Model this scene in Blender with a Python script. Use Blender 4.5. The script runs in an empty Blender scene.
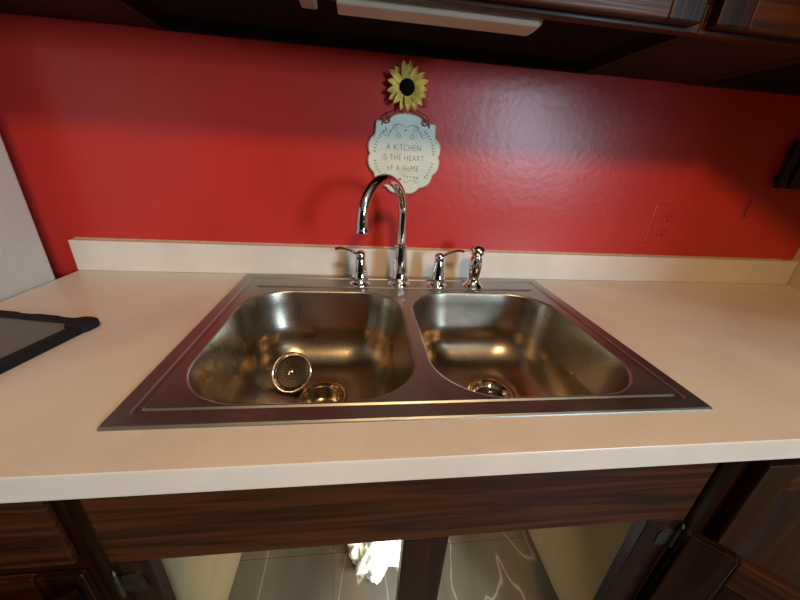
import bpy, bmesh, math, random
from mathutils import Vector, Matrix, noise
from mathutils.geometry import delaunay_2d_cdt
random.seed(7)
PI = math.pi
S = bpy.context.scene
C = S.collection

# ------------------------------------------------------------------ camera
cam = bpy.data.objects.new('camera', bpy.data.cameras.new('camera'))
C.objects.link(cam); S.camera = cam
cam.data.sensor_width = 36.0
cam.data.lens = 326.63 / 800 * 36.0
cam.data.clip_start = 0.01
cam.location = (0.30948, -0.27129, 1.22911)
cam.rotation_euler = (math.radians(66.627), math.radians(-3.3689), math.radians(-6.1798))

# ------------------------------------------------------------------ world + lights + exposure
wd = bpy.data.worlds.new('world'); S.world = wd; wd.use_nodes = True
wd.node_tree.nodes['Background'].inputs[0].default_value = (0.85, 0.80, 0.78, 1)
wd.node_tree.nodes['Background'].inputs[1].default_value = 0.008
S.view_settings.view_transform = 'Standard'
S.view_settings.look = 'None'
S.view_settings.gamma = 1
S.view_settings.use_curve_mapping = False
S.view_settings.exposure = 0.12

def area(name, loc, target, sx, sy, power, color, shape='RECTANGLE'):
    l = bpy.data.lights.new(name, 'AREA'); l.shape = shape; l.size = sx; l.size_y = sy
    l.energy = power; l.color = color
    o = bpy.data.objects.new(name, l); C.objects.link(o); o.location = loc
    o.rotation_euler = (Vector(target) - Vector(loc)).to_track_quat('-Z', 'Y').to_euler()
    return o
area('ceiling_lamp_light', (0.60, -1.1, 2.38), (0.5, 0.1, 0.9), 0.26, 0.26, 22, (1.0, 0.62, 0.27), 'DISK')
area('cabinet_added_light', (0.415, 0.10, 0.40), (0.39, 0.33, 0.20), 0.05, 0.05, 1.0, (1.0, 0.93, 0.80))  # added light behind the centre stile, no lamp seen; brightens bag and interior
area('window_light', (2.85, -3.5, 1.80), (0.4, 0.5, 1.05), 0.70, 0.85, 118, (0.60, 0.83, 1.0))

# ------------------------------------------------------------------ materials
def nodes(m):
    m.use_nodes = True
    nt = m.node_tree
    return nt, nt.nodes, nt.links, nt.nodes['Principled BSDF']
def ramp(n, stops):
    r = n.new('ShaderNodeValToRGB')
    e = r.color_ramp.elements
    while len(e) < len(stops): e.new(0.5)
    for i, (p, c) in enumerate(stops):
        e[i].position = p; e[i].color = (*c, 1)
    return r
def mat(name, col, rough=0.5, metal=0.0, spec=0.5, nscale=30, var=0.06, bump=0.0, bscale=None, stretch=(1, 1, 1), coat=0.0, trans=0.0):
    m = bpy.data.materials.new(name); nt, n, l, b = nodes(m)
    tc = n.new('ShaderNodeTexCoord'); mp = n.new('ShaderNodeMapping'); mp.inputs['Scale'].default_value = stretch
    l.new(tc.outputs['Object'], mp.inputs[0])
    nz = n.new('ShaderNodeTexNoise'); nz.inputs['Scale'].default_value = nscale; nz.inputs['Detail'].default_value = 4
    l.new(mp.outputs[0], nz.inputs['Vector'])
    r = ramp(n, [(0.3, [max(0, c * (1 - var)) for c in col]), (0.7, [min(1, c * (1 + var)) for c in col])])
    l.new(nz.outputs['Fac'], r.inputs[0]); l.new(r.outputs[0], b.inputs['Base Color'])
    b.inputs['Roughness'].default_value = rough; b.inputs['Metallic'].default_value = metal
    b.inputs['Specular IOR Level'].default_value = spec
    b.inputs['Coat Weight'].default_value = coat
    b.inputs['Transmission Weight'].default_value = trans
    if bump:
        nb = n.new('ShaderNodeTexNoise'); nb.inputs['Scale'].default_value = bscale or nscale * 3; nb.inputs['Detail'].default_value = 3
        l.new(mp.outputs[0], nb.inputs['Vector'])
        bp = n.new('ShaderNodeBump'); bp.inputs['Strength'].default_value = bump; bp.inputs['Distance'].default_value = 0.002
        l.new(nb.outputs['Fac'], bp.inputs['Height']); l.new(bp.outputs[0], b.inputs['Normal'])
    return m
def wood(name, dark, light, axis, rough=0.32, bands=9):
    m = bpy.data.materials.new(name); nt, n, l, b = nodes(m)
    tc = n.new('ShaderNodeTexCoord'); mp = n.new('ShaderNodeMapping')
    sc = [24, 24, 24]; sc[axis] = 1.3
    mp.inputs['Scale'].default_value = sc
    l.new(tc.outputs['Object'], mp.inputs[0])
    n1 = n.new('ShaderNodeTexNoise'); n1.inputs['Scale'].default_value = 1.6; n1.inputs['Detail'].default_value = 3; n1.inputs['Distortion'].default_value = 1.2
    l.new(mp.outputs[0], n1.inputs['Vector'])
    mul = n.new('ShaderNodeMath'); mul.operation = 'MULTIPLY'; mul.inputs[1].default_value = bands
    fr = n.new('ShaderNodeMath'); fr.operation = 'PINGPONG'; fr.inputs[1].default_value = 1
    l.new(n1.outputs['Fac'], mul.inputs[0]); l.new(mul.outputs[0], fr.inputs[0])
    mp2 = n.new('ShaderNodeMapping'); s2 = [260, 260, 260]; s2[axis] = 6; mp2.inputs['Scale'].default_value = s2
    l.new(tc.outputs['Object'], mp2.inputs[0])
    n2 = n.new('ShaderNodeTexNoise'); n2.inputs['Scale'].default_value = 1; n2.inputs['Detail'].default_value = 4
    l.new(mp2.outputs[0], n2.inputs['Vector'])
    mx = n.new('ShaderNodeMath'); mx.operation = 'MULTIPLY_ADD'; mx.inputs[1].default_value = 0.55
    sub = n.new('ShaderNodeMath'); sub.operation = 'MULTIPLY'; sub.inputs[1].default_value = 0.55
    l.new(n2.outputs['Fac'], sub.inputs[0]); l.new(fr.outputs[0], mx.inputs[0]); l.new(sub.outputs[0], mx.inputs[2])
    r = ramp(n, [(0.18, dark), (0.85, light)])
    l.new(mx.outputs[0], r.inputs[0]); l.new(r.outputs[0], b.inputs['Base Color'])
    b.inputs['Roughness'].default_value = rough; b.inputs['Specular IOR Level'].default_value = 0.28
    bp = n.new('ShaderNodeBump'); bp.inputs['Strength'].default_value = 0.25; bp.inputs['Distance'].default_value = 0.001
    l.new(n2.outputs['Fac'], bp.inputs['Height']); l.new(bp.outputs[0], b.inputs['Normal'])
    return m

M = {}
M['red'] = mat('red_gloss_paint', (0.48, 0.030, 0.024), 0.32, spec=0.42, nscale=5, var=0.05, bump=0.22, bscale=60)
M['cream_wall'] = mat('cream_wall_paint', (0.62, 0.50, 0.34), 0.6, nscale=8, var=0.04, bump=0.2)
M['ceiling'] = mat('ceiling_paint', (0.75, 0.70, 0.62), 0.8, nscale=12, var=0.03)
M['floor'] = mat('floor_vinyl', (0.22, 0.17, 0.13), 0.5, nscale=4, var=0.2)
M['fridge'] = mat('white_enamel', (0.50, 0.50, 0.48), 0.45, nscale=60, var=0.02, bump=0.35, bscale=350)
M['chrome'] = mat('chrome', (0.80, 0.78, 0.77), 0.07, 1.0, nscale=40, var=0.03)
M['wood_x'] = wood('mahogany_along_x', (0.011, 0.0030, 0.0010), (0.066, 0.018, 0.0048), 0, bands=5)
M['wood_z'] = wood('mahogany_along_z', (0.005, 0.0014, 0.0008), (0.023, 0.0055, 0.0020), 2, bands=5)
M['wood_dark'] = wood('mahogany_underside', (0.010, 0.0022, 0.0014), (0.024, 0.005, 0.003), 1, rough=0.7)
M['gap'] = mat('recess_shade_board', (0.012, 0.006, 0.005), 0.9, spec=0.1, var=0.2)  # shade of recesses and gaps put into a near-black colour
M['cream'] = mat('cream_cabinet_paint', (0.48, 0.36, 0.185), 0.5, nscale=9, var=0.10, bump=0.15)
M['black'] = mat('black_rubber', (0.006, 0.006, 0.008), 0.7, spec=0.25, nscale=50, var=0.2, bump=0.3)
M['black_plastic'] = mat('black_plastic', (0.008, 0.008, 0.010), 0.4, var=0.2)
M['screen'] = mat('tablet_screen', (0.10, 0.085, 0.075), 0.22, nscale=3, var=0.08)
M['fixture'] = mat('white_fixture_plastic', (0.52, 0.45, 0.37), 0.5, var=0.04)
M['grey_plastic'] = mat('grey_plastic', (0.33, 0.31, 0.28), 0.5, var=0.06)
M['brass'] = mat('antique_hinge_metal', (0.12, 0.11, 0.085), 0.4, 1.0, nscale=90, var=0.4)
M['petal'] = mat('yellow_petal', (0.66, 0.43, 0.07), 0.6, nscale=45, var=0.35)
M['seed'] = mat('black_seed_head', (0.008, 0.006, 0.005), 0.9, spec=0.05, nscale=300, var=0.6, bump=1.0, bscale=500)
M['wire'] = mat('copper_wire', (0.30, 0.12, 0.09), 0.35, 1.0, nscale=80, var=0.2)
M['plaque'] = mat('distressed_white_enamel', (0.60, 0.62, 0.54), 0.45, nscale=25, var=0.09)
M['plaque_edge'] = mat('plaque_tan_edge', (0.42, 0.33, 0.20), 0.5, nscale=90, var=0.4)
M['ink'] = mat('brown_print', (0.12, 0.065, 0.055), 0.7, var=0.1)
M['ink_green'] = mat('green_grey_print', (0.17, 0.19, 0.13), 0.7, var=0.2)
M['ink_red'] = mat('red_print', (0.35, 0.03, 0.03), 0.7, var=0.1)
M['caulk'] = mat('tan_caulk', (0.50, 0.32, 0.21), 0.6, nscale=60, var=0.2)
M['drain'] = mat('drain_flange_metal', (0.42, 0.35, 0.25), 0.22, 1.0, nscale=60, var=0.25)
M['disc'] = mat('dark_strainer_metal', (0.045, 0.038, 0.034), 0.45, 0.8, nscale=120, var=0.2)  # near-black metal for the strainer disc
M['drain_dark'] = mat('dark_drain_metal', (0.20, 0.17, 0.14), 0.35, 1.0, var=0.3)  # darker metal for drain crosses, basket cups and perforations

def steel(name, base, rough, scratch):
    m = bpy.data.materials.new(name); nt, n, l, b = nodes(m)
    tc = n.new('ShaderNodeTexCoord'); mp = n.new('ShaderNodeMapping'); mp.inputs['Scale'].default_value = scratch
    l.new(tc.outputs['Object'], mp.inputs[0])
    n1 = n.new('ShaderNodeTexNoise'); n1.inputs['Scale'].default_value = 1; n1.inputs['Detail'].default_value = 5
    l.new(mp.outputs[0], n1.inputs['Vector'])
    n2 = n.new('ShaderNodeTexNoise'); n2.inputs['Scale'].default_value = 9; n2.inputs['Detail'].default_value = 3
    l.new(tc.outputs['Object'], n2.inputs['Vector'])
    r = ramp(n, [(0.3, [c * 0.82 for c in base]), (0.65, base)])
    l.new(n2.outputs['Fac'], r.inputs[0]); l.new(r.outputs[0], b.inputs['Base Color'])
    mr = n.new('ShaderNodeMapRange'); mr.inputs['To Min'].default_value = rough - 0.07; mr.inputs['To Max'].default_value = rough + 0.10
    l.new(n2.outputs['Fac'], mr.inputs['Value']); l.new(mr.outputs[0], b.inputs['Roughness'])
    b.inputs['Metallic'].default_value = 1
    bp = n.new('ShaderNodeBump'); bp.inputs['Strength'].default_value = 0.22; bp.inputs['Distance'].default_value = 0.0006
    l.new(n1.outputs['Fac'], bp.inputs['Height']); l.new(bp.outputs[0], b.inputs['Normal'])
    return m
M['steel_deck'] = steel('brushed_steel_deck', (0.40, 0.41, 0.385), 0.40, (30, 420, 30))
M['steel_bowl'] = steel('satin_steel_bowl', (0.43, 0.365, 0.28), 0.27, (160, 160, 160))

# counter: pinkish off-white solid surface with faint smudges
def countermat():
    m = bpy.data.materials.new('offwhite_worktop'); nt, n, l, b = nodes(m)
    tc = n.new('ShaderNodeTexCoord')
    n1 = n.new('ShaderNodeTexNoise'); n1.inputs['Scale'].default_value = 420; n1.inputs['Detail'].default_value = 2
    n2 = n.new('ShaderNodeTexNoise'); n2.inputs['Scale'].default_value = 6; n2.inputs['Detail'].default_value = 5
    for k in (n1, n2): l.new(tc.outputs['Object'], k.inputs['Vector'])
    r1 = ramp(n, [(0.28, (0.67, 0.595, 0.53)), (0.42, (0.71, 0.635, 0.57)), (0.9, (0.74, 0.675, 0.62))])
    r2 = ramp(n, [(0.30, (0.88, 0.87, 0.86)), (0.60, (1, 1, 1))])
    l.new(n1.outputs['Fac'], r1.inputs[0]); l.new(n2.outputs['Fac'], r2.inputs[0])
    mx = n.new('ShaderNodeMixRGB'); mx.blend_type = 'MULTIPLY'; mx.inputs[0].default_value = 1
    l.new(r1.outputs[0], mx.inputs[1]); l.new(r2.outputs[0], mx.inputs[2]); l.new(mx.outputs[0], b.inputs['Base Color'])
    b.inputs['Roughness'].default_value = 0.33; b.inputs['Specular IOR Level'].default_value = 0.4
    return m
M['counter'] = countermat()
def marble():
    m = bpy.data.materials.new('grey_marble_vinyl'); nt, n, l, b = nodes(m)
    tc = n.new('ShaderNodeTexCoord'); oi = n.new('ShaderNodeObjectInfo')
    ad = n.new('ShaderNodeVectorMath'); ad.operation = 'ADD'
    l.new(tc.outputs['Object'], ad.inputs[0]); l.new(oi.outputs['Location'], ad.inputs[1])
    nz = n.new('ShaderNodeTexNoise'); nz.inputs['Scale'].default_value = 2.4; nz.inputs['Detail'].default_value = 3; nz.inputs['Distortion'].default_value = 0.25
    mp = n.new('ShaderNodeMapping'); mp.inputs['Scale'].default_value = (2.2, 0.55, 1); mp.inputs['Rotation'].default_value = (0, 0, 0.8)
    l.new(ad.outputs[0], mp.inputs[0]); l.new(mp.outputs[0], nz.inputs['Vector'])
    s = n.new('ShaderNodeMath'); s.operation = 'SUBTRACT'; s.inputs[1].default_value = 0.5
    a = n.new('ShaderNodeMath'); a.operation = 'ABSOLUTE'
    l.new(nz.outputs['Fac'], s.inputs[0]); l.new(s.outputs[0], a.inputs[0])
    r = ramp(n, [(0.0, (0.42, 0.39, 0.33)), (0.002, (0.28, 0.25, 0.2)), (0.006, (0.15, 0.135, 0.11)), (0.2, (0.095, 0.085, 0.07))])
    l.new(a.outputs[0], r.inputs[0]); l.new(r.outputs[0], b.inputs['Base Color'])
    b.inputs['Roughness'].default_value = 0.3
    return m
M['marble'] = marble()
def bagmat():
    m = mat('thin_white_plastic', (0.92, 0.92, 0.88), 0.3, nscale=20, var=0.03)
    m.node_tree.nodes['Principled BSDF'].inputs['Subsurface Weight'].default_value = 0.3
    m.node_tree.nodes['Principled BSDF'].inputs['Subsurface Radius'].default_value = (0.02, 0.02, 0.02)
    return m
M['bag'] = bagmat()

# ------------------------------------------------------------------ helpers
def obj(name, bm, m, parent=None, loc=None, smooth=False, bevel=0, angle=40, mw=None):
    me = bpy.data.meshes.new(name)
    bmesh.ops.recalc_face_normals(bm, faces=bm.faces)
    bm.to_mesh(me); bm.free()
    for mm in (m if isinstance(m, (list, tuple)) else [m]): me.materials.append(mm)
    if smooth:
        me.polygons.foreach_set('use_smooth', [True] * len(me.polygons))
        me.set_sharp_from_angle(angle=math.radians(angle))
    o = bpy.data.objects.new(name, me); C.objects.link(o)
    if parent: o.parent = parent
    if loc: o.location = loc
    if mw: o.matrix_local = mw
    if bevel:
        md = o.modifiers.new('bevel', 'BEVEL'); md.width = bevel; md.segments = 2; md.limit_method = 'ANGLE'
    return o
def tag(o, label=None, cat=None, group=None, kind=None):
    if label: o['label'] = label
    if cat: o['category'] = cat
    if group: o['group'] = group
    if kind: o['kind'] = kind
    return o
def thing(name, label, cat, loc=(0, 0, 0), rz=0, group=None):
    o = bpy.data.objects.new(name, None); C.objects.link(o); o.location = loc; o.rotation_euler = (0, 0, rz)
    o.empty_display_size = 0.05
    return tag(o, label, cat, group)
def box(bm, x0, x1, y0, y1, z0, z1, mw=None):
    vs = [bm.verts.new((x, y, z)) for x in (x0, x1) for y in (y0, y1) for z in (z0, z1)]
    for f in ((0, 1, 3, 2), (4, 6, 7, 5), (0, 4, 5, 1), (2, 3, 7, 6), (0, 2, 6, 4), (1, 5, 7, 3)):
        bm.faces.new([vs[i] for i in f])
    if mw: bmesh.ops.transform(bm, matrix=mw, verts=vs)
    return vs
def B(*a): bm = bmesh.new(); box(bm, *a); return bm
def lathe(bm, prof, seg=32, mw=None, cap0=True, cap1=True):
    rings = []
    for r, z in prof:
        rings.append([bm.verts.new((r * math.cos(2 * PI * i / seg), r * math.sin(2 * PI * i / seg), z)) for i in range(seg)])
    for a, b in zip(rings, rings[1:]):
        for i in range(seg):
            bm.faces.new((a[i], a[(i + 1) % seg], b[(i + 1) % seg], b[i]))
    if cap0: bm.faces.new(rings[0][::-1])
    if cap1: bm.faces.new(rings[-1])
    if mw: bmesh.ops.transform(bm, matrix=mw, verts=[v for r in rings for v in r])
def tube(bm, pts, rad, seg=12, flat=1.0, caps=True):
    pts = [Vector(p) for p in pts]; n = len(pts)
    rs = rad if isinstance(rad, (list, tuple)) else [rad] * n
    up = None; rings = []
    for i, p in enumerate(pts):
        t = (pts[min(i + 1, n - 1)] - pts[max(i - 1, 0)]).normalized()
        if up is None:
            up = Vector((0, 0, 1)) if abs(t.z) < 0.9 else Vector((0, 1, 0))
        u = (up - t * up.dot(t)).normalized(); up = u; v = t.cross(u)
        rings.append([bm.verts.new(p + u * (rs[i] * flat * math.cos(2 * PI * k / seg)) + v * (rs[i] * math.sin(2 * PI * k / seg))) for k in range(seg)])
    for a, b in zip(rings, rings[1:]):
        for k in range(seg): bm.faces.new((a[k], a[(k + 1) % seg], b[(k + 1) % seg], b[k]))
    if caps: bm.faces.new(rings[0][::-1]); bm.faces.new(rings[-1])
def rrect(x0, x1, y0, y1, r, n=12):
    pts = []
    for cx, cy, a0 in ((x1 - r, y1 - r, 0), (x0 + r, y1 - r, 90), (x0 + r, y0 + r, 180), (x1 - r, y0 + r, 270)):
        for k in range(n + 1):
            a = math.radians(a0 + 90 * k / n)
            pts.append((cx + r * math.cos(a), cy + r * math.sin(a)))
    return pts
def loft(bm, loops, cap_last=False, cap_first=False):
    R = [[bm.verts.new(p) for p in lp] for lp in loops]
    n = len(R[0])
    for a, b in zip(R, R[1:]):
        for i in range(n): bm.faces.new((a[i], a[(i + 1) % n], b[(i + 1) % n], b[i]))
    if cap_last: bm.faces.new(R[-1])
    if cap_first: bm.faces.new(R[0][::-1])
    return R

# ------------------------------------------------------------------ setting
YW = 0.655; XR = 1.775
tag(obj('wall_back', B(-1.4, XR + 0.12, YW, YW + 0.1, 0, 2.45), M['red']), kind='structure')
tag(obj('wall_right', B(XR, XR + 0.1, -0.9, YW, 0, 2.45), M['cream_wall']), kind='structure')
tag(obj('floor', B(-2.0, 3.4, -4.0, YW, -0.05, 0), M['floor']), kind='structure')
tag(obj('ceiling', B(-2.0, 3.4, -4.0, YW + 0.1, 2.45, 2.5), M['ceiling']), kind='structure')

# ------------------------------------------------------------------ worktop with sink cut-out, backsplash
Z = 0.91; G = 0.0614; W = 0.838; D = 0.559
def slab():
    bm = bmesh.new()
    ox0, ox1, oy0, oy1 = -0.430, XR - 0.002, 0.0, YW - 0.002
    hx0, hx1, hy0, hy1 = 0.024, W - 0.024, G + 0.022, G + D - 0.022
    lo = []
    for z in (Z - 0.0375, Z):
        o = [bm.verts.new((x, y, z)) for x, y in ((ox0, oy0), (ox1, oy0), (ox1, oy1), (ox0, oy1))]
        h = [bm.verts.new((x, y, z)) for x, y in ((hx0, hy0), (hx1, hy0), (hx1, hy1), (hx0, hy1))]
        for i in range(4):
            j = (i + 1) % 4; bm.faces.new((o[i], o[j], h[j], h[i]))
        lo.append((o, h))
    for i in range(4):
        j = (i + 1) % 4
        bm.faces.new((lo[0][0][i], lo[0][0][j], lo[1][0][j], lo[1][0][i]))
        bm.faces.new((lo[0][1][i], lo[0][1][j], lo[1][1][j], lo[1][1][i]))
    return bm
ct = thing('countertop', 'off-white worktop with low matching backsplash, running under the red wall', 'countertop', (0, 0, 0.8725))
def inv(o): return Matrix.Translation(-o.location) if o.rotation_euler.z == 0 else o.matrix_basis.inverted()
def part(name, bm, m, parent, **k):
    """part given in world coordinates below an unrotated empty"""
    bmesh.ops.transform(bm, matrix=Matrix.Translation(-parent.location), verts=bm.verts)
    return obj(name, bm, m, parent, **k)
part('worktop_slab', slab(), M['counter'], ct, bevel=0.0035)
part('backsplash', B(-0.4285, XR - 0.003, 0.634, YW - 0.001, Z + 0.0003, Z + 0.081), M['counter'], ct, bevel=0.002)
bm = bmesh.new(); tube(bm, [(x, YW - 0.001 + 0.0005 * math.sin(x * 40), Z + 0.0822) for x in [-0.425 + i * 0.05 for i in range(44)]], 0.0022, 8)
part('caulk_line', bm, M['caulk'], ct, smooth=True)

# ------------------------------------------------------------------ sink
sink = thing('kitchen_sink', 'stainless steel double-bowl drop-in sink set in the worktop', 'sink', (0, G, Z))
DZ = Z + 0.004
def rim_loop(off, z, r): off -= 0.0025; return [(x, y, z) for x, y in rrect(off, W - off, G + off, G + D - off, r, 8)]
bowls = [(0.047, 0.404, 0.099, 0.503), (0.432, 0.789, 0.099, 0.503)]
drains = [(0.226, 0.335), (0.628, 0.335)]
BR = 0.105
deck = bmesh.new()
R = loft(deck, [rim_loop(0.0, Z + 0.0004, 0.005), rim_loop(0.0005, Z + 0.0022, 0.005), rim_loop(0.003, DZ, 0.005), rim_loop(0.0225, DZ, 0.008),
                rim_loop(0.0245, DZ - 0.0026, 0.007), rim_loop(0.0315, DZ - 0.0030, 0.006), rim_loop(0.0340, DZ - 0.0008, 0.006)])
PZ = DZ - 0.0008
inner = [(v.co.x, v.co.y) for v in R[-1]]
ledge = rrect(0.050, 0.788, 0.530, 0.587, 0.006, 3)
def bowl_loop(b, d, n=16): return rrect(b[0] + d, b[1] - d, b[2] + d, b[3] - d, max(BR - d, 0.012), n)
holes = [bowl_loop(b, -0.006) for b in bowls] + [ledge]
pts = []; edges = []; 
for lp in [inner] + holes:
    s = len(pts); pts += [Vector(p) for p in lp]; edges += [(s + i, s + (i + 1) % len(lp)) for i in range(len(lp))]
vs, es, fs, _, _, _ = delaunay_2d_cdt(pts, edges, [], 0, 1e-7)
def inside(p, poly):
    c = False; n = len(poly)
    for i in range(n):
        a, b_ = poly[i], poly[i - 1]
        if (a[1] > p[1]) != (b_[1] > p[1]) and p[0] < (b_[0] - a[0]) * (p[1] - a[1]) / (b_[1] - a[1]) + a[0]: c = not c
    return c
nv = [deck.verts.new((v.x, v.y, PZ)) for v in vs]
for f in fs:
    cx = sum(vs[i].x for i in f) / len(f); cy = sum(vs[i].y for i in f) / len(f)
    if inside((cx, cy), inner) and not any(inside((cx, cy), h) for h in holes):
        try: deck.faces.new([nv[i] for i in f])
        except ValueError: pass
# raised faucet ledge
def shrink(lp, d, z):
    cx = sum(p[0] for p in lp) / len(lp); cy = sum(p[1] for p in lp) / len(lp)
    return [(p[0] - math.copysign(d, p[0] - cx), p[1] - math.copysign(d, p[1] - cy), z) for p in lp]
loft(deck, [shrink(ledge, 0, PZ), shrink(ledge, 0.002, PZ + 0.0022)], cap_last=True)
# rolled lips
for b in bowls:
    loft(deck, [[(x, y, PZ) for x, y in bowl_loop(b, -0.006)], [(x, y, PZ + 0.0002) for x, y in bowl_loop(b, -0.004)],
                [(x, y, PZ - 0.0008) for x, y in bowl_loop(b, -0.0015)], [(x, y, PZ - 0.003) for x, y in bowl_loop(b, 0.0)]])
bmesh.ops.remove_doubles(deck, verts=deck.verts, dist=0.00005)
part('sink_deck', deck, M['steel_deck'], sink, smooth=True, angle=25)
FZ = 0.722
for b, (dx, dy) in zip(bowls, drains):
    bm = bmesh.new(); loops = []
    prof = [(0.0, PZ - 0.003), (0.001, PZ - 0.008), (0.004, PZ - 0.03), (0.009, PZ - 0.075)]
    z0 = FZ + 0.004; fr = 0.080
    zt = z0 + fr
    prof += [(0.014, zt + 0.02), (0.017, zt)]
    for k in range(1, 13):
        a = PI / 2 * k / 12; prof.append((0.017 + fr * (1 - math.cos(a)), zt - fr * math.sin(a)))
    for d, z in prof:
        dd = min(d, 0.5)
        # corners keep a generous radius all the way down
        loops.append([(x, y, z) for x, y in rrect(b[0] + dd, b[1] - dd, b[2] + dd, b[3] - dd, max(BR - dd * 0.45, 0.05), 16)])
    base = loops[-1]; n = len(base)
    bcx, bcy = (b[0] + b[1]) / 2, (b[2] + b[3]) / 2
    ring = []
    for (x, y, z) in base:
        a = math.atan2(y - dy, x - dx); ring.append((dx + 0.0555 * math.cos(a), dy + 0.0555 * math.sin(a), FZ))
    for t in (0.25, 0.5, 0.75, 1.0):
        loops.append([(p[0] * (1 - t) + q[0] * t, p[1] * (1 - t) + q[1] * t, z0 * (1 - t) + (FZ) * t) for p, q in zip(base, ring)])
    loft(bm, loops)
    bw = part('sink_bowl', bm, M['steel_bowl'], sink, smooth=True, angle=60)
    bm = bmesh.new()
    lathe(bm, [(0.0575, FZ - 0.0012), (0.0575, FZ + 0.001), (0.055, FZ + 0.0030), (0.051, FZ + 0.0034), (0.0475, FZ + 0.0022), (0.0460, FZ - 0.002),
               (0.0445, FZ - 0.004), (0.0430, FZ - 0.0035), (0.041, FZ - 0.006), (0.039, FZ - 0.03), (0.030, FZ - 0.038), (0.022, FZ - 0.040)], 48,
          Matrix.Translation((dx, dy, 0)), cap0=False)
    dr = part('drain_cup', bm, M['drain'], sink, smooth=True, angle=50)
    bm = bmesh.new()
    box(bm, dx - 0.021, dx + 0.021, dy - 0.0015, dy + 0.0015, FZ - 0.0395, FZ - 0.036)
    box(bm, dx - 0.0015, dx + 0.0015, dy - 0.021, dy + 0.021, FZ - 0.0392, FZ - 0.0355)
    bmesh.ops.transform(bm, matrix=Matrix.Translation(-sink.location), verts=bm.verts)
    obj('drain_cross', bm, M['drain_dark'], dr)
# sink strainer baskets
def strainer(name, label, loc, rot, scl=1.0):
    t = thing(name, label, 'strainer', loc, 0, None)
    t.rotation_euler = rot; t.scale = (scl, scl, scl)
    bm = bmesh.new()
    lathe(bm, [(0.0395, 0.0), (0.0415, 0.0012), (0.0420, 0.0030), (0.0405, 0.0042), (0.0380, 0.0040), (0.0365, 0.0018), (0.0350, -0.0008), (0.0340, -0.0012)], 48, cap0=False, cap1=False)
    obj('strainer_rim', bm, M['chrome'], t, smooth=True, angle=60)
    bm = bmesh.new()
    lathe(bm, [(0.0345, -0.0010), (0.0335, -0.0004), (0.031, 0.0002), (0.012, 0.0008), (0.004, 0.0009)], 48, cap0=False)
    obj('strainer_disc', bm, M['disc'], t, smooth=True, angle=60)
    bm = bmesh.new()
    lathe(bm, [(0.0335, -0.0012), (0.0325, -0.010), (0.029, -0.017), (0.018, -0.020), (0.012, -0.020)], 40, cap0=False)
    obj('basket_cup', bm, M['drain_dark'], t, smooth=True)
    bm = bmesh.new()
    lathe(bm, [(0.005, 0.0), (0.0045, 0.004), (0.0062, 0.006), (0.0062, 0.009), (0.004, 0.0105)], 20)
    obj('knob', bm, M['chrome'], t, smooth=True)
    bm = bmesh.new()
    lathe(bm, [(0.010, -0.0205), (0.0135, -0.023), (0.0135, -0.027), (0.008, -0.028)], 24)
    obj('rubber_stopper', bm, M['black'], t, smooth=True)
    bm = bmesh.new()
    for ringr, cnt in ((0.0285, 30), (0.024, 24), (0.019, 18)):
        for i in range(cnt):
            a = 2 * PI * i / cnt
            lathe(bm, [(0.0010, -0.0006), (0.0010, 0.0009)], 6, Matrix.Translation((ringr * math.cos(a), ringr * math.sin(a), 0)))
    tag(obj('perforations', bm, M['drain_dark'], t), kind='stuff')
    return t
strainer('sink_strainer', 'chrome basket strainer tipped on its side in the left bowl beside the drain', (0.156, 0.374, 0.7640), (math.radians(50), 0, math.radians(-12)), 1.11)
strainer('sink_strainer', 'chrome basket strainer seated in the drain of the right bowl', (drains[1][0], drains[1][1], FZ - 0.0085), (0, 0, 0))

# ------------------------------------------------------------------ faucet set
LZ = PZ + 0.0022
fx, fy = 0.414, 0.556
fa = thing('faucet', 'chrome gooseneck faucet standing in the middle of the sink ledge', 'faucet', (fx, fy, LZ))
bm = bmesh.new()
lathe(bm, [(0.0299, 0), (0.0305, 0.003), (0.0288, 0.006), (0.0243, 0.009), (0.0232, 0.016), (0.0254, 0.021), (0.0254, 0.026), (0.0226, 0.031), (0.0217, 0.040),
           (0.0186, 0.072), (0.0158, 0.100), (0.0149, 0.106)], 36)
obj('spout_base', bm, M['chrome'], fa, smooth=True, angle=50)
bm = bmesh.new(); lathe(bm, [(0.0130, 0.104), (0.0155, 0.106), (0.0160, 0.109), (0.0155, 0.112), (0.0120, 0.114)], 32)
obj('collar', bm, M['chrome'], fa, smooth=True)
th = 0.66; ar = 0.083; z1 = 1.104 - LZ; zt = 1.102 - LZ
path = [(0, 0, 0.108 + (z1 - 0.108) * i / 5) for i in range(6)]
for k in range(1, 33):
    t = PI * k / 32
    path.append((-math.sin(th) * ar * (1 - math.cos(t)), -math.cos(th) * ar * (1 - math.cos(t)), z1 + ar * math.sin(t)))
tip = (path[-1][0], path[-1][1])
path.append((tip[0], tip[1], zt - 0.004))
bm = bmesh.new(); tube(bm, path, [0.0112] * 8 + [0.0112 + 0.0008 * i / (len(path) - 9) for i in range(len(path) - 8)], 24)
obj('spout', bm, M['chrome'], fa, smooth=True)
bm = bmesh.new(); lathe(bm, [(0.0125, 0), (0.0128, -0.004), (0.0124, -0.014), (0.0135, -0.018), (0.0152, -0.022), (0.0150, -0.025), (0.0110, -0.0255), (0.0105, -0.020)], 32, Matrix.Translation((tip[0], tip[1], zt + 0.004)), cap1=True)
obj('aerator', bm, M['chrome'], fa, smooth=True)
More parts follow.
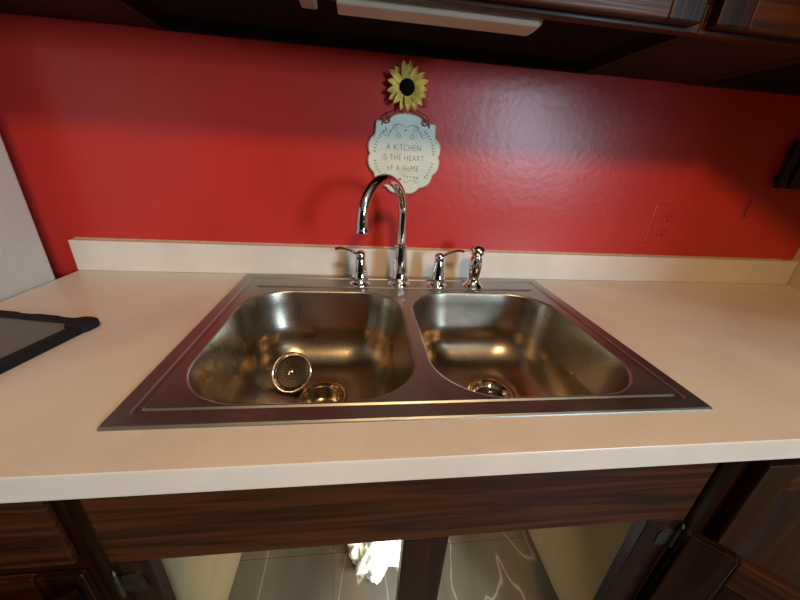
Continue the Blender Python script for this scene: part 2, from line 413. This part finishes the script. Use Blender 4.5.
def handle(x, sgn, label, rz):
    t = bpy.data.objects.new('faucet_handle', None); C.objects.link(t); t.parent = fa; t.location = (x - fx, -0.003, 0); t['label'] = label
    bm = bmesh.new()
    lathe(bm, [(0.0270, 0), (0.0276, 0.003), (0.0258, 0.006), (0.0198, 0.009), (0.0186, 0.013), (0.0210, 0.018), (0.0214, 0.023), (0.0192, 0.028),
               (0.0180, 0.036), (0.0154, 0.055), (0.0130, 0.068), (0.0120, 0.071)], 32)
    obj('handle_base', bm, M['chrome'], t, smooth=True, angle=50)
    bm = bmesh.new()
    lathe(bm, [(0.0084, 0.070), (0.0122, 0.073), (0.0134, 0.079), (0.0120, 0.086), (0.0072, 0.091), (0.0024, 0.0925)], 28)
    obj('cap', bm, M['chrome'], t, smooth=True)
    bm = bmesh.new()
    pp = []; rr = []
    for i in range(14):
        u = i / 13; pp.append((sgn * (0.006 + 0.058 * u) * math.cos(rz), -(0.006 + 0.058 * u) * math.sin(rz), 0.082 + 0.020 * math.sin(u * 1.9) - 0.004 * u)); rr.append(0.0060 + 0.0022 * abs(u - 0.4))
    tube(bm, pp, rr, 14, flat=0.55)
    obj('lever', bm, M['chrome'], t, smooth=True)
handle(0.310, -1, 'chrome lever handle left of the gooseneck, its lever pointing left', 0.12)
handle(0.519, 1, 'chrome lever handle right of the gooseneck, its lever pointing right', -0.05)
sp = thing('side_sprayer', 'chrome side sprayer standing at the right end of the faucet row', 'sprayer', (0.620, fy - 0.004, LZ))
bm = bmesh.new(); lathe(bm, [(0.0282, 0), (0.0288, 0.003), (0.0258, 0.007), (0.0192, 0.012), (0.0168, 0.020), (0.0162, 0.024)], 32)
obj('holder', bm, M['chrome'], sp, smooth=True)
bm = bmesh.new(); lathe(bm, [(0.0126, 0.020), (0.0144, 0.030), (0.0166, 0.045), (0.0180, 0.060), (0.0174, 0.074), (0.0138, 0.084), (0.0106, 0.089)], 28)
obj('sprayer_body', bm, M['chrome'], sp, smooth=True)
bm = bmesh.new(); lathe(bm, [(0.0106, 0.087), (0.0156, 0.090), (0.0192, 0.096), (0.0198, 0.102), (0.0174, 0.109), (0.0108, 0.115), (0.0036, 0.117)], 28)
obj('spray_head', bm, M['chrome'], sp, smooth=True)
bm = bmesh.new(); tube(bm, [(0, -0.0135, 0.045), (0, -0.0175, 0.058), (0, -0.0185, 0.075), (0, -0.0155, 0.090)], [0.0035, 0.0045, 0.0045, 0.003], 12)
obj('trigger', bm, M['chrome'], sp, smooth=True)

# ------------------------------------------------------------------ wall plaque with sunflower
px, pz = 0.4195, 1.2375
pl = thing('wall_plaque', 'round scalloped white plaque with lettering, hung on the red wall under a yellow sunflower', 'wall decor', (px, YW, pz - 0.1))
PT = 0.009
def plaque_pts(s):
    o = []
    N = 160
    for i in range(N):
        a = 2 * PI * i / N
        k = a + PI / 2                     # measured from the bottom
        r = 0.0905 + 0.0070 * abs(math.sin(k * 6)) ** 0.75
        up = math.exp(-((a - PI / 2) / 0.09) ** 2) * 0.006
        for cc in (PI / 2 + 0.78, PI / 2 - 0.78): r += 0.009 * math.exp(-((a - cc) / 0.10) ** 2)
        r = (r + up) * s
        o.append((r * math.cos(a), r * math.sin(a)))
    return o
bm = bmesh.new()
O = Vector((px, 0, pz))
def P3(x, z, y): return (px + x, YW - y, pz + z)
loft(bm, [[P3(x, z, 0.001) for x, z in plaque_pts(1.0)], [P3(x, z, PT - 0.003) for x, z in plaque_pts(1.0)], [P3(x, z, PT) for x, z in plaque_pts(0.965)]], cap_first=True)
part('plaque_rim', bm, M['plaque_edge'], pl, smooth=True)
bm = bmesh.new(); loft(bm, [[P3(x, z, PT - 0.001) for x, z in plaque_pts(0.972)], [P3(x, z, PT + 0.0006) for x, z in plaque_pts(0.965)]], cap_last=True)
face = part('plaque_face', bm, M['plaque'], pl)
# lettering (flat print)
def text_bm(body, size, x, z, y, extr=0.0002, sx=1.0):
    cu = bpy.data.curves.new('lettering', 'FONT'); cu.body = body; cu.size = size; cu.align_x = 'CENTER'; cu.extrude = extr; cu.offset = -0.00035; cu.space_character = 1.12
    o = bpy.data.objects.new('lettering_source', cu); C.objects.link(o)
    dg = bpy.context.evaluated_depsgraph_get()
    me = bpy.data.meshes.new_from_object(o.evaluated_get(dg))
    bm = bmesh.new(); bm.from_mesh(me); bpy.data.objects.remove(o); bpy.data.meshes.remove(me); bpy.data.curves.remove(cu)
    mw = Matrix.Translation((px + x, YW - y, pz + z)) @ Matrix.Rotation(PI / 2, 4, 'X') @ Matrix.Diagonal((sx, 1, 1, 1))
    bmesh.ops.transform(bm, matrix=mw, verts=bm.verts)
    return bm
YP = PT + 0.0009
def sub(name, bm, m, par, root, **k):
    bmesh.ops.transform(bm, matrix=Matrix.Translation(-root.location), verts=bm.verts)
    return obj(name, bm, m, par, **k)
for body, z in (('A KiTCHEN', 0.012), ('iS THE HEART', -0.012), ('oF A HoME', -0.037)):
    sub('lettering', text_bm(body, 0.0200, -0.002, z, YP, sx=0.80), M['ink'], face, pl)
def stroke(bm, pts2, r=0.0006):
    pts2 = [(x * 1.3, 0.056 + (z - 0.056) * 1.35) if z > 0 else (x, z) for x, z in pts2]
    tube(bm, [P3(x, z, YP) for x, z in pts2], r, 6)
bm = bmesh.new()
for s in (-1, 1):
    # double scroll arch at the top
    pp = [(s * 0.002, 0.062)]
    for i in range(1, 15):
        u = i / 14; pp.append((s * (0.002 + 0.032 * u), 0.062 + 0.012 * math.sin(u * PI) - 0.016 * u))
    stroke(bm, pp)
    for cx, cz, r0, a0, dr in ((0.038, 0.052, 0.008, 2.6, 1), (0.020, 0.060, 0.0065, 0.2, 1), (0.012, 0.048, 0.006, 1.5, -1)):
        stroke(bm, [(s * (cx + r0 * (1 - k / 22) * math.cos(a0 + dr * k * 0.42)), cz + r0 * (1 - k / 22) * math.sin(a0 + dr * k * 0.42)) for k in range(20)], 0.0005)
    stroke(bm, [(s * 0.058 + s * 0.006 * math.sin(k * 0.5), 0.046 - 0.004 * k) for k in range(3)], 0.0005)
stroke(bm, [(0.0 + 0.004 * k, -0.062 - 0.004 * math.sin(k * 0.9)) for k in range(12)], 0.0005)
stroke(bm, [(0.034 + 0.007 * (1 - k / 20) * math.cos(k * 0.45), -0.058 + 0.007 * (1 - k / 20) * math.sin(k * 0.45)) for k in range(18)], 0.0005)
tag(sub('scroll_print', bm, M['ink_green'], face, pl), kind='stuff')
bm = bmesh.new()
def leaf2(x, z, a, L=0.0055, w=0.0013):
    c, s_ = math.cos(a), math.sin(a)
    q = [(0, 0), (L * 0.5, w), (L, 0), (L * 0.5, -w)]
    bm.faces.new([bm.verts.new(P3(x + u * c - v * s_, z + u * s_ + v * c, YP)) for u, v in q])
for s in (-1, 1):
    for k in range(17):
        a = math.radians(48 - k * 5.6)
        if -0.2 < a < 0.05: continue
        x, z = s * 0.077 * math.cos(a), 0.077 * math.sin(a)
        for d in (-0.7, 0.7):
            leaf2(x, z, (PI / 2 if True else 0) + s * (a - 0.0) * 1 + d)
for k in range(9):
    leaf2(0.004 + 0.0045 * k, -0.052 - 0.001 * (k % 3), 0.6 if k % 2 else 2.2)
tag(sub('leaf_print', bm, M['ink_green'], face, pl), kind='stuff')
bm = bmesh.new()
hp = [(0.0045 * (16 * math.sin(t) ** 3) / 16, 0.0045 * (13 * math.cos(t) - 5 * math.cos(2 * t) - 2 * math.cos(3 * t) - math.cos(4 * t)) / 16) for t in [2 * PI * i / 20 for i in range(20)]]
for hx, hz, hs in ((-0.008, -0.058, 0.8), (0.0, 0.058, 0.6)):
    bm = bmesh.new(); bm.faces.new([bm.verts.new(P3(hx + x * hs, hz + z * hs, YP)) for x, z in hp])
    sub('heart_print', bm, M['ink_red'], face, pl)
# scrolled wire hanger
fcx, fcz = -0.004, 1.386 - pz
bm = bmesh.new()
for s in (-1, 1):
    pp = [(s * 0.012, fcz - 0.035), (s * 0.020, 0.104), (s * 0.032, 0.099), (s * 0.046, 0.094), (s * 0.056, 0.086)]
    for k in range(20):
        a = 0.3 - k * 0.40; r = 0.0095 * (1 - k / 26)
        pp.append((s * (0.0475 + r * math.cos(a)), 0.079 + r * math.sin(a)))
    tube(bm, [P3(x, z, 0.014) for x, z in pp], 0.0013, 8)
    tube(bm, [P3(s * 0.056, 0.083, 0.014), P3(s * 0.058, 0.074, 0.013), P3(s * 0.0595, 0.066, 0.012)], 0.0012, 8)
    tube(bm, [P3(s * (0.043 + 0.008 * (1 - k / 24) * math.cos(-k * 0.42 + 1.5)), fcz - 0.030 + 0.008 * (1 - k / 24) * math.sin(-k * 0.42 + 1.5), 0.010) for k in range(18)], 0.0011, 8)
    tube(bm, [P3(s * 0.010, fcz - 0.010, 0.010), P3(s * 0.030, fcz - 0.022, 0.010), P3(s * 0.043, fcz - 0.022, 0.010)], 0.0011, 8)
part('wire_hanger', bm, M['wire'], pl, smooth=True)
bm = bmesh.new()
lathe(bm, [(0.0175, 0.0), (0.0185, 0.006), (0.0165, 0.011), (0.009, 0.014), (0.002, 0.015)], 28, Matrix.Translation((px + fcx, YW - 0.014, pz + fcz)) @ Matrix.Rotation(PI / 2, 4, 'X'))
sf = part('sunflower_head', bm, M['seed'], pl, smooth=True)
for k in range(17):
    a = 2 * PI * k / 17 + random.uniform(-0.07, 0.07)
    L = 0.0400 * random.uniform(0.88, 1.10); w = 0.0082 * random.uniform(0.9, 1.1); lift = 0.004 * (k % 2)
    bm = bmesh.new(); rows = []
    for i in range(7):
        u = i / 6
        ww = w * (math.sin(PI * (0.18 + 0.80 * u)) ** 0.8) if i < 6 else 0.0006
        yy = 0.014 + lift + 0.010 * math.sin(u * 2.4) * (0.6 + 0.4 * (k % 3) / 2)
        rr = 0.012 + L * u
        rows.append([((rr) * math.cos(a) - v * ww * math.sin(a), rr * math.sin(a) + v * ww * math.cos(a), yy - (0.0022 * (1 - abs(v)) if True else 0)) for v in (-1, 0, 1)])
    for off in (0.0, 0.0007):
        V = [[bm.verts.new(P3(fcx + q[0], fcz + q[1], q[2] + off)) for q in r_] for r_ in rows]
        for r0, r1 in zip(V, V[1:]):
            for j in range(2): bm.faces.new((r0[j], r0[j + 1], r1[j + 1], r1[j]))
    sub('petal', bm, M['petal'], sf, pl, smooth=True)

# ------------------------------------------------------------------ wall fittings on the right
ol = thing('outlet_plate', 'wall outlet plate painted red like the wall, above the backsplash', 'outlet', (1.245, YW, 1.03))
bm = bmesh.new(); loft(bm, [[(x, YW - y, z) for x, z in rrect(1.190 + d, 1.300 - d, 1.030 + d, 1.150 - d, 0.006, 4)] for y, d in ((0.0002, 0), (0.0012, 0.0005), (0.0022, 0.005))], cap_last=True, cap_first=True)
part('cover_plate', bm, M['red'], ol)
for zc in (1.067, 1.113):
    bm = bmesh.new(); loft(bm, [[(x, YW - y, z) for x, z in rrect(1.228 + d, 1.262 - d, zc - 0.015 + d, zc + 0.015 - d, 0.010, 6)] for y, d in ((0.0018, 0), (0.0032, 0.001))], cap_last=True)
    part('socket_face', bm, M['red'], ol)
for zc in (1.067, 1.113):
    for xs in (-0.007, 0.007): part('slot', B(1.245 + xs - 0.0015, 1.245 + xs + 0.0015, YW - 0.0036, YW - 0.003, zc - 0.001, zc + 0.009), M['black_plastic'], ol)
    part('slot', B(1.2425, 1.2475, YW - 0.0036, YW - 0.003, zc - 0.011, zc - 0.006), M['black_plastic'], ol)
hk = thing('wall_hook', 'thin dark wire hook low on the red wall at the right', 'hook', (1.50, YW, 1.124))
bm = bmesh.new(); tube(bm, [(1.503, YW - 0.001, 1.178), (1.503, YW - 0.005, 1.175), (1.500, YW - 0.006, 1.14), (1.500, YW - 0.007, 1.126), (1.50, YW - 0.011, 1.124), (1.50, YW - 0.013, 1.128)], 0.0014, 8)
part('hook_wire', bm, M['wire'], hk, smooth=True)
rk = thing('wall_rack', 'black slatted holder fixed to the red wall near the right corner', 'rack', (1.63, YW, 1.215))
for x0, x1 in ((1.548, 1.572), (1.590, 1.640), (1.658, 1.705)):
    part('slat', B(x0, x1, YW - 0.022, YW - 0.010, 1.215, 1.345), M['black_plastic'], rk, bevel=0.002)
part('back_bar', B(1.552, 1.700, YW - 0.010, YW - 0.0005, 1.30, 1.325), M['black_plastic'], rk)
part('back_bar', B(1.552, 1.700, YW - 0.010, YW - 0.0005, 1.235, 1.255), M['black_plastic'], rk)

# ------------------------------------------------------------------ refrigerator
fr = thing('refrigerator', 'white refrigerator standing at the left end of the worktop', 'refrigerator', (-0.80, 0.2, 0))
part('cabinet_body', B(-1.18, -0.4355, -0.12, 0.577, 0.03, 1.44), M['fridge'], fr, bevel=0.006)
part('door', B(-1.18, -0.4355, -0.19, -0.127, 0.05, 0.98), M['fridge'], fr, bevel=0.01)
part('freezer_door', B(-1.18, -0.4355, -0.19, -0.127, 0.99, 1.44), M['fridge'], fr, bevel=0.01)
for z0, z1_ in ((0.60, 0.94), (1.03, 1.25)):
    part('handle', B(-1.15, -1.12, -0.235, -0.19, z0, z1_), M['fridge'], fr, bevel=0.008)
for x in (-1.13, -0.50):
    for y in (-0.08, 0.52): part('foot', B(x, x + 0.04, y, y + 0.03, 0, 0.03), M['black_plastic'], fr)

# ------------------------------------------------------------------ tablet
tb = thing('tablet', 'tablet in a thick black rubber case lying on the worktop at the left', 'tablet', (-0.172, 0.328, Z + 0.0005), math.radians(-11))
TW, TH = 0.250, 0.190
def trect(d, z, r, n=6): return [(x - TW, y - TH, z) for x, y in rrect(d, TW - d, d, TH - d, r, n)]
def wob(lp, amp):
    return [(x, y + (amp if (int((x + 5) * 28) % 3 == 0 and y > -0.02) else 0), z) for x, y, z in lp]
def dens(lp, step=0.008):
    o = []
    for i, p in enumerate(lp):
        q = lp[(i + 1) % len(lp)]; k = max(1, int((Vector(q) - Vector(p)).length / step))
        for j in range(k): o.append(tuple(Vector(p).lerp(Vector(q), j / k)))
    return o
# case frame: same number of points on each loop
base = dens(trect(0, 0, 0.018))
def scaled(d, z, w=0.0):
    cx, cy = -TW / 2, -TH / 2
    o = []
    for i, (x, y, _) in enumerate(base):
        fx_ = (TW / 2 - d) / (TW / 2); fy_ = (TH / 2 - d) / (TH / 2)
        yy = cy + (y - cy) * fy_; xx = cx + (x - cx) * fx_
        if w and y > -0.03 and 0.035 < (-x) % 0.085 < 0.07: yy -= w
        o.append((xx, yy, z))
    return o
bm = bmesh.new(); loft(bm, [scaled(0.002, 0, .003), scaled(0, 0.003, .003), scaled(0, 0.010, .003), scaled(0.003, 0.0135, .003), scaled(0.019, 0.0135), scaled(0.0215, 0.0105), scaled(0.0225, 0.0095)], cap_first=True)
obj('rubber_case', bm, M['black'], tb, smooth=True, angle=35)
bm = bmesh.new(); loft(bm, [scaled(0.0215, 0.0080), scaled(0.0215, 0.0098)], cap_last=True)
obj('screen', bm, M['screen'], tb)
for cx_, cy_ in ((-0.017, -0.017), (-TW + 0.017, -0.017), (-0.017, -TH + 0.017), (-TW + 0.017, -TH + 0.017)):
    bm = bmesh.new(); loft(bm, [[(x, y, z) for x, y in rrect(cx_ - 0.021 + d, cx_ + 0.021 - d, cy_ - 0.021 + d, cy_ + 0.021 - d, 0.015 - d * .5, 5)] for z, d in ((0.0005, 0.002), (0.003, 0), (0.0125, 0), (0.0155, 0.003))], cap_last=True, cap_first=True)
    obj('corner_bumper', bm, M['black'], tb, smooth=True, angle=35)

# ------------------------------------------------------------------ base cabinets
ZT = 0.8722; FY = 0.030
def panel_door(name, parent, width, height, mw, hinge_side=0, handle_x=None):
    """frame and raised panel door in its own plane: x 0..width, y 0..-0.02, z 0..height"""
    d = obj(name, B(0.001, width - 0.001, -0.014, -0.006, 0.001, height - 0.001), M['wood_z'], parent, mw=mw)
    f = 0.060
    for x0, x1 in ((0, f), (width - f, width)):
        obj('door_stile', B(x0, x1, -0.020, 0, 0, height), M['wood_z'], d, bevel=0.003)
    for z0, z1_ in ((0, f), (height - f, height)):
        obj('door_rail', B(f, width - f, -0.0195, -0.0005, z0, z1_), M['wood_x'], d, bevel=0.003)
    bm = bmesh.new()
    L = lambda i, y: [(f + i, y, f + i), (width - f - i, y, f + i), (width - f - i, y, height - f - i), (f + i, y, height - f - i)]
    loft(bm, [L(0.002, -0.014), L(0.006, -0.014), L(0.035, -0.019)], cap_last=True)
    obj('raised_panel', bm, M['wood_z'], d)
    if handle_x is not None:
        bm = bmesh.new(); lathe(bm, [(0.006, 0), (0.005, 0.012), (0.014, 0.018), (0.015, 0.024), (0.008, 0.029)], 20, Matrix.Translation((handle_x, -0.020, height - 0.07)) @ Matrix.Rotation(PI / 2, 4, 'X'))
        obj('knob', bm, M['brass'], d, smooth=True)
    return d
cb = thing('sink_base_cabinet', 'dark mahogany sink base cabinet under the worktop, its doors standing open', 'cabinet', (0.42, 0.33, 0))
part('top_rail', B(-0.0215, 0.856, FY, FY + 0.02, 0.705, ZT), M['wood_x'], cb, bevel=0.0015)
part('stile', B(-0.0230, 0.026, FY - 0.0005, FY + 0.0195, 0.10, 0.7045), M['wood_z'], cb, bevel=0.002)
part('stile', B(0.788, 0.857, FY - 0.0005, FY + 0.0195, 0.10, 0.7045), M['wood_z'], cb, bevel=0.002)
part('center_stile', B(0.379, 0.449, FY, FY + 0.02, 0.160, 0.7045), M['wood_z'], cb, bevel=0.002)
part('bottom_rail', B(0.0265, 0.7875, FY, FY + 0.02, 0.10, 0.1595), M['wood_x'], cb, bevel=0.002)
part('side_panel', B(-0.0385, -0.0235, FY + 0.0205, YW - 0.003, 0.005, ZT - 0.001), M['cream'], cb)
part('side_panel', B(0.8590, 0.8740, FY + 0.0205, YW - 0.003, 0.005, ZT - 0.001), M['cream'], cb)
part('back_panel', B(-0.023, 0.8585, YW - 0.010, YW - 0.003, 0.05, ZT - 0.001), M['cream'], cb)
part('bottom_board', B(-0.023, 0.8585, FY + 0.0205, YW - 0.0105, 0.130, 0.147), M['cream'], cb)
part('toe_kick', B(-0.023, 0.8585, 0.10, 0.115, 0.0, 0.129), M['gap'], cb)
xs = [-0.0225, 0.245, 0.550, 0.858]; ys = [FY + 0.021, 0.329, YW - 0.011]
for i in range(3):
    for j in range(2):
        part('floor_tile', B(xs[i] + 0.0008, xs[i + 1] - 0.0008, ys[j] + 0.0008, ys[j + 1] - 0.0008, 0.1471, 0.150), M['marble'], cb)
def hinge(x, z, y):
    bm = bmesh.new()
    lathe(bm, [(0.0035, 0), (0.0045, 0.003), (0.0042, 0.045), (0.0030, 0.050)], 12, Matrix.Translation((x, y - 0.003, z)))
    lathe(bm, [(0.002, 0.050), (0.0045, 0.053), (0.0015, 0.060)], 12, Matrix.Translation((x, y - 0.003, z)))
    loft(bm, [[(px_ + x, y - yy, pz_ + z) for px_, pz_ in rrect(-0.034, -0.002, 0.004, 0.046, 0.012, 4)] for yy in (0.0002, 0.0018)], cap_last=True)
    return bm
for x, s in ((0.853, 1), (-0.019, -1)):
    for z in (0.635, 0.22):
        bm = hinge(x, z, FY - 0.0005)
        if s < 0:
            bmesh.ops.transform(bm, matrix=Matrix.Translation((x, 0, 0)) @ Matrix.Diagonal((-1, 1, 1, 1)) @ Matrix.Translation((-x, 0, 0)), verts=bm.verts)
        part('hinge', bm, M['brass'], cb, smooth=True)
DW, DH = 0.405, 0.575
def place_door(x, y, ang, mirror):
    # ang: heading of the leaf from the hinge, in degrees
    mw = Matrix.Translation((x - cb.location.x, y - cb.location.y, 0.115 - cb.location.z)) @ Matrix.Rotation(math.radians(ang), 4, 'Z')
    return panel_door('door', cb, DW, DH, mw, handle_x=DW - 0.03)
place_door(0.866, 0.024, -46, False)
place_door(-0.046, -0.006, 180 + 19, True)

cr = thing('base_cabinet', 'dark mahogany base cabinet to the right of the sink cabinet', 'cabinet', (1.33, 0.33, 0))
part('carcass', B(0.889, XR - 0.002, FY + 0.0005, YW - 0.003, 0.10, ZT - 0.0005), M['wood_z'], cr)
part('toe_kick', B(0.889, XR - 0.002, 0.10, 0.12, 0, 0.0995), M['gap'], cr)
for i, x0 in enumerate((0.915, 1.345)):
    w_ = 0.415
    panel_door('door', cr, w_, 0.72, Matrix.Translation((x0 - cr.location.x, FY - cr.location.y, 0.125)), handle_x=0.03 if i else w_ - 0.03)
cl = thing('base_cabinet', 'dark mahogany base cabinet between the sink cabinet and the refrigerator', 'cabinet', (-0.235, 0.33, 0))
part('carcass', B(-0.428, -0.0395, FY + 0.0005, YW - 0.003, 0.10, ZT - 0.0005), M['wood_z'], cl)
part('toe_kick', B(-0.428, -0.0395, 0.10, 0.12, 0, 0.0995), M['gap'], cl)
d_ = part('drawer_front', B(-0.410, -0.050, FY - 0.010, FY, 0.725, 0.855), M['wood_x'], cl, bevel=0.003)
panel_door('door', cl, 0.36, 0.575, Matrix.Translation((-0.41 - cl.location.x, FY - cl.location.y, 0.125)) @ Matrix.Diagonal((1, 0.5, 1, 1)), handle_x=None)
# near-black strip added as the shade in the gap between the right-hand cabinets
fs_ = thing('gap_shade_strip', 'near-black strip added as the shade in the gap right of the sink cabinet', 'shade strip', (0.881, 0.06, 0.0))
part('strip', B(0.8745, 0.8885, 0.05, 0.09, 0.0, ZT - 0.001), M['gap'], fs_)

# ------------------------------------------------------------------ crumpled bag in the cabinet
def bag():
    bm = bmesh.new()
    bmesh.ops.create_icosphere(bm, subdivisions=5, radius=1)
    for v in bm.verts:
        p = v.co.copy()
        n1 = noise.noise(p * 1.6 + Vector((3, 1, 7)))
        v1 = noise.voronoi(p * 2.2 + Vector((5, 2, 1)))[0]
        v2 = noise.voronoi(p * 5.0)[0]
        k = 1 + 0.30 * n1 + 0.38 * (v1[1] - v1[0]) - 0.15 + 0.14 * (v2[1] - v2[0])
        v.co = p * k
        if v.co.z > 0.2:                      # gathered, open top
            s = 1 - 0.35 * min(1, (v.co.z - 0.2)); v.co.x *= s; v.co.y *= s
        v.co.z = max(v.co.z, -0.82)
    bmesh.ops.scale(bm, vec=(0.088, 0.080, 0.112), verts=bm.verts)
    return bm
bg = thing('plastic_bag', 'crumpled white plastic bag standing inside the open sink cabinet', 'bag', (0.375, 0.305, 0.150))
o = obj('bag_body', bag(), M['bag'], bg, loc=(0, 0, 0.0925), smooth=True, angle=28)
bm = bmesh.new()
for k in range(2):
    tube(bm, [(-0.02 + 0.05 * k, 0.0, 0.15), (-0.035 + 0.05 * k, -0.01, 0.185), (-0.01 + 0.05 * k, -0.015, 0.205), (0.01 + 0.05 * k, -0.005, 0.18), (0.012 + 0.04 * k, 0, 0.15)], [0.006, 0.008, 0.007, 0.009, 0.006], 8, flat=0.3)
obj('bag_handle', bm, M['bag'], bg, smooth=True)

# ------------------------------------------------------------------ upper cabinets
UB = 1.452; UF = 0.375; UT = 2.2
def upper(x0, x1, recessed, label, doors):
    t = thing('wall_cabinet', label, 'cabinet', ((x0 + x1) / 2, 0.5, UB))
    rb = UB + (0.022 if recessed else 0.0015)
    part('side_panel', B(x0 + 0.0005, x0 + 0.016, UF + 0.0005, YW - 0.001, UB, UT), M['wood_dark'], t)
    part('side_panel', B(x1 - 0.016, x1 - 0.0005, UF + 0.0005, YW - 0.001, UB, UT), M['wood_dark'], t)
    part('bottom_panel', B(x0 + 0.0165, x1 - 0.0165, UF + 0.0005, YW - 0.017 if recessed else YW - 0.001, rb, rb + 0.012), M['gap'] if recessed else M['wood_dark'], t)
    if recessed: part('hanging_rail', B(x0 + 0.0165, x1 - 0.0165, YW - 0.016, YW - 0.001, UB, UB + 0.08), M['gap'], t)
    part('bottom_rail', B(x0, x1, UF - 0.019, UF, UB, UB + 0.04), M['wood_x'], t, bevel=0.0015)
    part('top_rail', B(x0, x1, UF - 0.019, UF, UT - 0.04, UT), M['wood_x'], t)
    part('stile', B(x0, x0 + 0.03, UF - 0.019, UF, UB + 0.0405, UT - 0.0405), M['wood_z'], t)
    part('stile', B(x1 - 0.03, x1, UF - 0.019, UF, UB + 0.0405, UT - 0.0405), M['wood_z'], t)
    part('back_board', B(x0 + 0.0165, x1 - 0.0165, YW - 0.006, YW - 0.001, UB + 0.085, UT), M['wood_dark'], t)
    for a, b in doors:
        panel_door('door', t, b - a, UT - UB - 0.03, Matrix.Translation((a - t.location.x, UF - 0.0195 - t.location.y, 0.006)))
    return t
upper(-0.97, -0.125, False, 'dark wooden wall cabinet at the left, above the refrigerator end', [(-0.96, -0.56), (-0.54, -0.14)])
upper(-0.124, 0.870, True, 'dark wooden wall cabinet above the sink with the light bar beneath it', [(-0.11, 0.360), (0.378, 0.853)])
upper(0.871, 1.160, False, 'narrow dark wooden wall cabinet just right of the one over the sink', [(0.880, 1.150)])
# corner cabinet with a diagonal front, and the run along the right wall
cc = thing('corner_wall_cabinet', 'dark wooden corner wall cabinet with a diagonal front at the far right', 'cabinet', (1.5, 0.4, UB))
def prism(poly, z0, z1):
    bm = bmesh.new(); loft(bm, [[(x, y, z0) for x, y in poly], [(x, y, z1) for x, y in poly]], cap_first=True, cap_last=True); return bm
c0, c1 = 1.1615, XR - 0.002; yb_, yf_ = YW - 0.001, 0.045
poly = [(c0, yb_), (c1, yb_), (c1, yf_), (1.495, yf_), (c0, UF)]
def inset(poly, d):
    cx = sum(p[0] for p in poly) / len(poly); cy = sum(p[1] for p in poly) / len(poly)
    return [(cx + (x - cx) * (1 - d), cy + (y - cy) * (1 - d)) for x, y in poly]
part('bottom_panel', prism(inset(poly, 0.05), UB + 0.02, UB + 0.035), M['gap'], cc)
bm = bmesh.new(); a_ = poly; b_ = inset(poly, 0.049)
loft(bm, [[(x, y, UB) for x, y in b_], [(x, y, UB) for x, y in a_], [(x, y, UT) for x, y in a_], [(x, y, UT) for x, y in b_], [(x, y, UB) for x, y in b_]])
part('carcass', bm, M['wood_dark'], cc)
dl = math.hypot(1.495 - c0, UF - yf_)
panel_door('door', cc, dl - 0.03, UT - UB - 0.03, Matrix.Translation((c0 + 0.010 - 0.001 - 1.5, UF - 0.012 - 0.4, 0.012)) @ Matrix.Rotation(math.atan2(yf_ - UF, 1.495 - c0), 4, 'Z') @ Matrix.Translation((0.002, -0.003, 0)))
rc = thing('side_wall_cabinet', 'dark wooden wall cabinet fixed to the right wall', 'cabinet', (1.64, -0.4, UB))
part('carcass', B(1.495, XR - 0.002, -0.85, 0.043, UB, UT), M['wood_dark'], rc)
for k_ in range(2):
    panel_door('door', rc, 0.41, UT - UB - 0.03, Matrix.Translation((1.4945 - 1.64, -0.85 + 0.02 + 0.435 * k_ + 0.41 + 0.4, 0.012)) @ Matrix.Rotation(-PI / 2, 4, 'Z'))
lb = thing('light_bar', 'white under-cabinet light bar, switched off, below the cabinet over the sink', 'light', (0.442, 0.405, 1.443))
bm = bmesh.new()
prof = [(0.381, 1.4735), (0.381, 1.449), (0.386, 1.445), (0.425, 1.443), (0.432, 1.448), (0.432, 1.4735)]
loft(bm, [[(x, y, z) for y, z in prof] for x in (0.268, 0.600)], cap_first=True)
loft(bm, [[(0.600, y, z) for y, z in prof], [(0.611, 0.407 + (y - 0.407) * 0.6, 1.46 + (z - 1.46) * 0.6) for y, z in prof]], cap_last=True)
bmesh.ops.remove_doubles(bm, verts=bm.verts, dist=1e-5)
part('housing', bm, M['fixture'], lb, bevel=0.002)
part('end_cap', B(0.210, 0.236, 0.382, 0.420, 1.444, 1.4735), M['grey_plastic'], lb, bevel=0.003)
bm = bmesh.new(); tube(bm, [(0.236, 0.403, 1.455), (0.250, 0.405, 1.458), (0.270, 0.405, 1.455)], 0.003, 8)
part('cord', bm, M['black_plastic'], lb, smooth=True)
